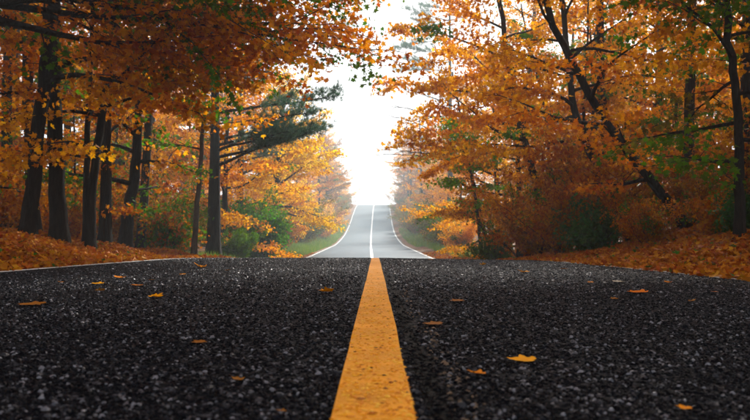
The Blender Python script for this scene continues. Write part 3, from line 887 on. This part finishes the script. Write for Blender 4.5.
FULL = [proto(201, 9.5, .15, 24, .10, 3.1, 1.4, 56), proto(202, 11, .17, 26, .14, 3.4, 1.5, 54), proto(203, 8, .12, 22, .08, 2.8, 1.2, 58)]
TALL = [proto(211, 13, .19, 20, .32, 3.6, 1.7, 50), proto(212, 14.5, .21, 22, .36, 3.8, 1.7, 50)]
THIN = [proto(221, 7, .06, 12, .28, 1.6, .8, 44, .11), proto(222, 8.5, .075, 14, .25, 1.8, .9, 44, .11)]

HIGH = [proto(231, 15, .13, 17, .56, 5.2, 2.6, 52, .14), proto(232, 16.5, .14, 18, .55, 5.4, 2.6, 52, .14)]  # crowns raised out of view so they shade the foreground

PAL = [ORANGE, DEEP, AMBER, RUST, ORANGE, AMBER]
fr = np.random.default_rng(303)


def ok(x, y, dmin):
    return all((x - a_) ** 2 + (y - b_) ** 2 > dmin * dmin for a_, b_ in occupied)


def scatter(n, xr, yr, dmin, protos, name, label, group, pal=PAL, green=.06, smin=.85, smax=1.2, side=1):
    k = tries = 0
    while k < n and tries < n * 60:
        tries += 1
        y = fr.uniform(*yr)
        x = side * fr.uniform(*xr) + float(cent(y))
        if not ok(x, y, dmin): continue
        c_ = pal[fr.integers(len(pal))]; big = fr.random() < .5; w_ = ('tall ' if big else 'low ') + WORD[c_]
        place(name, protos[fr.integers(len(protos))], base_at(x, y), c_, label.format(w_), 'tree', w_ + ' ' + group,
              fr.uniform(0, 6.28), fr.uniform((smin + smax) / 2, smax) if big else fr.uniform(smin - .08, (smin + smax) / 2 - .08), green)
        k += 1


for side, nm, wh in ((-1, 'left', 'left'), (1, 'right', 'right')):
    deep = [DEEP, RUST, ORANGE, DEEP] if side < 0 else [ORANGE, DEEP, AMBER, ORANGE]
    # roadside wall in the middle distance and far
    scatter(11, (5.9, 8.0), (48, 80), 3.4, FULL, 'roadside_tree', f'{{}} leafy tree fading into mist along the {nm} verge', f'misty roadside trees on the {nm}', [AMBER, YELLOW, ORANGE] if side < 0 else [ORANGE, AMBER], .03, .8, 1.05, side)
    scatter(20, (5.9, 10.5), (76, 156), 3.6, FULL + TALL[:1], 'hill_tree', f'{{}} foggy tree beside the far uphill road on its {nm} side', f'foggy trees up the hill on the {nm}', [AMBER, ORANGE, RUST, BROWN], .05, .85, 1.15, side)
    for q in range(16):
        y = 44 + 6.4 * q + fr.uniform(-2, 2); x = side * fr.uniform(5.2, 6.6) + float(cent(y))
        c_ = [RUST, BROWN, OLIVE, AMBER][fr.integers(4)]
        shrub([sh_g, sh_d][q % 2], x, y, c_, f'{WORD[c_]} bush in the mist at the foot of the {nm} verge trees', f'{WORD[c_]} misty bushes on the {nm}', 'verge_bush', fr.uniform(0, 6), fr.uniform(.9, 1.5), .1)
    # the wood behind the roadside trees
    scatter(14, (8, 15), (14, 42), 2.9, FULL + TALL, 'woodland_tree', f'{{}} leaved tree in the wood behind the {nm} roadside row', f'second row of trees in the {nm} wood', deep, .1, .85, 1.15, side)
    scatter(16, (15, 32), (14, 52), 3.6, FULL + TALL, 'woodland_tree', f'{{}} leaved tree deep inside the wood on the {nm}', f'deep trees in the {nm} wood', deep, .1, .9, 1.25, side)
    scatter(12, (10, 26), (42, 95), 4.4, FULL, 'woodland_tree', f'{{}} misty tree in the wood behind the {nm} verge trees', f'misty inner trees on the {nm}', [AMBER, ORANGE, RUST], .05, .9, 1.2, side)
    scatter(12, (5.6, 11), (13, 27), 1.5, THIN, 'sapling', f'thin {{}} leaved young tree among the larger trunks in the {nm} wood', f'thin saplings in the {nm} wood', deep, .25, .8, 1.15, side)
    for (x, y) in (((6.3, 7.6), (6.6, 10.6), (7.4, 15.2), (6.1, 18.2), (5.8, 1.0), (9.2, 12.6), (9.8, 18.5), (9, 24), (12, 15)) if side < 0 else ((6.5, 6.2), (6.9, 12.8), (7.3, 16.4), (6.7, 20.2), (5.8, 0.5))):
        place('added_canopy_tree', HIGH[fr.integers(2)], base_at(side * x, y), deep[fr.integers(4)], f'very tall bare-stemmed tree added to shade the road from the {nm}', 'tree', f'very tall added canopy trees on the {nm}', fr.uniform(0, 6.28), fr.uniform(.95, 1.08), .12)  # added to block light from the near road and banks
    # unseen canopy added above and behind the camera to shade the near road
    for (x, y) in ((5.6, 3.5), (5.6, -2), (5.0, -6), (5.4, -10), (5.2, -15), (8.5, -4), (13, 4), (13.5, 10), (12.5, -3), (9.5, 6.5), (10.5, 0.5), (9.6, 10.5)):
        if side < 0 and y == 10.5: x = 8.6
        place('added_canopy_tree', TALL[fr.integers(2)], base_at(side * x, y), deep[fr.integers(4)], f'tall unseen tree added to shade the near road from the {nm} bank', 'tree', f'added canopy trees on the {nm} bank', fr.uniform(0, 6.28), fr.uniform(.95, 1.1), .15)

# ------------------------------------------------------------------ leaf litter, grass
r = np.random.default_rng(9)
a = Acc()
def litter(n, u0, u1, y0, y1, side, size, p=1.0, kind='mid'):
    y = y0 + (y1 - y0) * r.random(n) ** p
    u = side * (u0 + (u1 - u0) * r.random(n))
    x = u + cent(y)
    onroad = (u > -LE) & (u < RE)
    z = np.where(onroad, road_z(x, y) + .006, ground_z(x, y) + .012) + r.random(n) * .03
    leaves(a, np.stack([x, y, z], -1), size, r, kind, .62, r.random(n))
litter(30000, 3.5, 9, 5, 18, -1, .07, 1.25)
litter(9000, 3.5, 7, 18, 45, -1, .11, 1.0, 'kite')
litter(30000, 3.25, 8.5, 4.6, 18, 1, .07, 1.25)
litter(10000, 3.2, 7, 18, 45, 1, .11, 1.0, 'kite')
litter(3800, 3.05, 3.55, 4.5, 30, 1, .075, 1.2)      # drift along the right edge
litter(1200, 3.42, 3.7, 5, 30, -1, .075, 1.2)
lit = link('leaf_litter', a.mesh('leaf_litter', [M_LITTER], tint=True))
lit.color = (.46, .145, .02, .97)
tag(lit, 'carpet of fallen orange and brown leaves on the banks', 'leaves', kind='stuff')

a = Acc()
def grass(n, u0, u1, y0, y1, side, h, w=.010):
    y = r.uniform(y0, y1, n); u = side * r.uniform(u0, u1, n); x = u + cent(y)
    z = ground_z(x, y)
    P = np.stack([x, y, z - .01], -1)
    dv = nrm(r.standard_normal((n, 3)) * [.4, .4, .1] + UP); hh = h * r.uniform(.5, 1.3, (n, 1))
    sd = nrm(np.cross(dv, r.standard_normal((n, 3)))) * w
    V = np.stack([P - sd, P + sd, P + dv * hh], 1)
    a.add(V.reshape(-1, 3), tris=np.arange(3 * n).reshape(n, 3), tint=np.stack([r.random(n)] * 2, 1))
grass(22000, 3.75, 6.2, 31, 62, -1, .30)
grass(7000, 4.3, 5.8, 33, 60, 1, .28)
grass(9000, 3.7, 7, 60, 112, -1, .42, .02)
grass(4000, 3.8, 6, 58, 100, 1, .35, .02)
grass(2500, 3.9, 5.5, 17, 30, -1, .22)
gr = link('verge_grass', a.mesh('verge_grass', [M_GRASS], tint=True))
tag(gr, 'green grass on the verges where the road dips', 'grass', kind='stuff')


# ------------------------------------------------------------------ single leaves on the asphalt
def fallen_leaf_mesh(seed, curl):
    rr = np.random.default_rng(seed)
    half = [(.10, -.06), (.22, -.10), (.34, .0), (.44, .10), (.39, .20), (.35, .28), (.46, .40), (.55, .58), (.42, .60), (.27, .58), (.22, .70), (.12, .84)]
    out_ = [(0, 0)] + half + [(0, 1.0)] + [(-x, y) for x, y in half[::-1]]
    O = np.array(out_); n_ = len(O)
    c = np.array([0, .3]); V = []
    for f in (1.0, .66, .33):
        V += [tuple(c + (p - c) * f) for p in O]
    V.append(tuple(c)); V = np.array(V)
    V[:, 0] *= rr.uniform(.85, 1.1)
    z = curl * (.5 * V[:, 0] ** 2 + .35 * (V[:, 1] - .35) ** 2) + .06 * curl * np.sin(V[:, 0] * 9 + seed) * np.sin(V[:, 1] * 7) + .03 * curl * rr.standard_normal(len(V)) * (np.hypot(V[:, 0], V[:, 1] - .3) > .2)
    z += curl * .45 * np.clip(V[:, 0] * rr.choice([-1, 1]), 0, 1)
    P = np.column_stack([V, z - z.min()]) 
    a_ = Acc()
    k = np.arange(n_); k2 = (k + 1) % n_
    q = np.concatenate([np.stack([k + s * n_, k2 + s * n_, k2 + (s + 1) * n_, k + (s + 1) * n_], -1) for s in (0, 1)])
    a_.add(P, quads=q, tint=[rr.random(), .5]); a_.n = 0
    a_.add(np.zeros((0, 3)), tris=np.stack([k + 2 * n_, k2 + 2 * n_, np.full(n_, 3 * n_)], -1), tint=[rr.random(), .5])
    s_ = Acc(); z0 = P[0, 2]
    tube(s_, resample([(0, .02, z0), (.03, -.3, z0 * .6 + .03), (.10, -.62, .03)], 7), np.linspace(.017, .010, 7), 5)
    return a_.mesh('fallen_leaf', [M_LITTER], smooth=True, tint=True), s_.mesh('leaf_stem', [M_TWIG], smooth=True)


FL = [fallen_leaf_mesh(s, c) for s, c in ((1, .6), (2, .35), (3, .9), (4, .18))]


def fallen(xp, yp, wpx, k, color, label, rot, group=None):
    d_ = CAM_H * F_PX / (yp - HOR)
    x_ = (xp - CX) / F_PX * d_
    d_ = (CAM_H - float(road_z(x_, d_))) * F_PX / (yp - HOR); x_ = (xp - CX) / F_PX * d_
    size = wpx / F_PX * d_ / 1.35
    b, s_ = FL[k]
    o_ = link('fallen_leaf', b, None, (x_, d_, float(road_z(x_, d_)) + .007), rot, size)
    o_.color = (*color, 1)
    tag(o_, label, 'leaf', group)
    link('leaf_stem', s_, o_)


LO, LY, LR, LB = (.70, .17, .010), (.78, .25, .012), (.6, .09, .012), (.30, .10, .02)
fallen(331, 293, 21, 2, LO, 'curled orange leaf with its stem out, close beside the yellow line', 1.9)
fallen(480, 378, 27, 0, LO, 'small curled orange leaf on the coarse asphalt near the tar joint', .6)
fallen(532, 364, 36, 1, LY, 'wide flat yellow-orange leaf on the coarse asphalt of the right lane', 1.2)
fallen(685, 411, 22, 1, LO, 'dull orange leaf lying in the right lane farthest from the yellow line', 2.5)
fallen(642, 294, 28, 1, LR, 'red-orange leaf on the brown-tinted strip by the right edge', .3)
fallen(621, 282, 16, 3, (.62, .55, .45), 'pale upturned leaf on the brown-tinted strip by the right edge', 2.0)
fallen(40, 306, 34, 3, LB, 'large flat brownish leaf on the left lane below the bank', 1.5)
fallen(440, 326, 26, 3, LB, 'flat brown leaf pressed on the right lane near the joint', 1.4)
fallen(462, 302, 20, 3, LB, 'thin brown leaf lying flat in the right lane', 1.8)
fallen(237, 384, 18, 0, LB, 'small brown leaf on the coarse asphalt of the left lane', .2)
fallen(283, 416, 14, 0, LB, 'tiny curled brown leaf on the asphalt left of the yellow line', .9)
fallen(204, 344, 20, 3, LB, 'brown leaf flat on the asphalt halfway across the left lane', 2.2)
g_ = 'small leaves scattered on the left lane'
for q, (xp, yp, w) in enumerate([(117, 279, 15), (100, 285, 17), (103, 292, 14), (137, 286, 15), (150, 298, 20), (148, 281, 9), (200, 268, 18), (184, 275, 9), (228, 271, 8), (60, 283, 9)]):
    fallen(xp, yp, w, q % 4, [LO, LY, LB][q % 3], 'small orange-brown leaf lying on the left lane below the trunks', q * 1.1, g_)
g_ = 'small leaves scattered on the right lane'
for q, (xp, yp, w) in enumerate([(525, 273, 16), (592, 283, 9), (690, 302, 11), (560, 269, 10), (666, 283, 10), (431, 260, 9), (484, 265, 9), (712, 292, 9), (610, 300, 10)]):
    fallen(xp, yp, w, q % 4, [LY, LO, LB][q % 3], 'small orange-brown leaf lying on the right lane towards the bank', q * 1.3 + .4, g_)

# ------------------------------------------------------------------ haze
M_HAZE, n, l, out = new_mat('haze_air')
pv = N(n, 'ShaderNodeVolumePrincipled', Density=HAZE_DENSITY, Anisotropy=.3)
pv.inputs['Color'].default_value = (.74, .90, 1.0, 1)
l.new(pv.outputs[0], out.inputs['Volume'])
bpy.context.view_layer.update()
top_z = 0.0
for o_ in bpy.data.objects:
    if o_.type == 'MESH':
        for c_ in o_.bound_box:
            top_z = max(top_z, (o_.matrix_world @ Vector(c_)).z)
x0, x1, y0, y1, z0, z1 = -270, 270, -60, 440, -3.0 + float(Z.min()), top_z + .5
a = Acc()
a.add([(x0, y0, z0), (x1, y0, z0), (x1, y1, z0), (x0, y1, z0), (x0, y0, z1), (x1, y0, z1), (x1, y1, z1), (x0, y1, z1)],
      quads=[(3, 2, 1, 0), (4, 5, 6, 7), (0, 1, 5, 4), (1, 2, 6, 5), (2, 3, 7, 6), (3, 0, 4, 7)])
hz = link('haze', a.mesh('haze', [M_HAZE]))
tag(hz, 'pale morning mist filling the air along the road', 'haze', kind='stuff')
print('TRIS', sum(sum(len(p.vertices) - 2 for p in m_.polygons) for m_ in bpy.data.meshes))
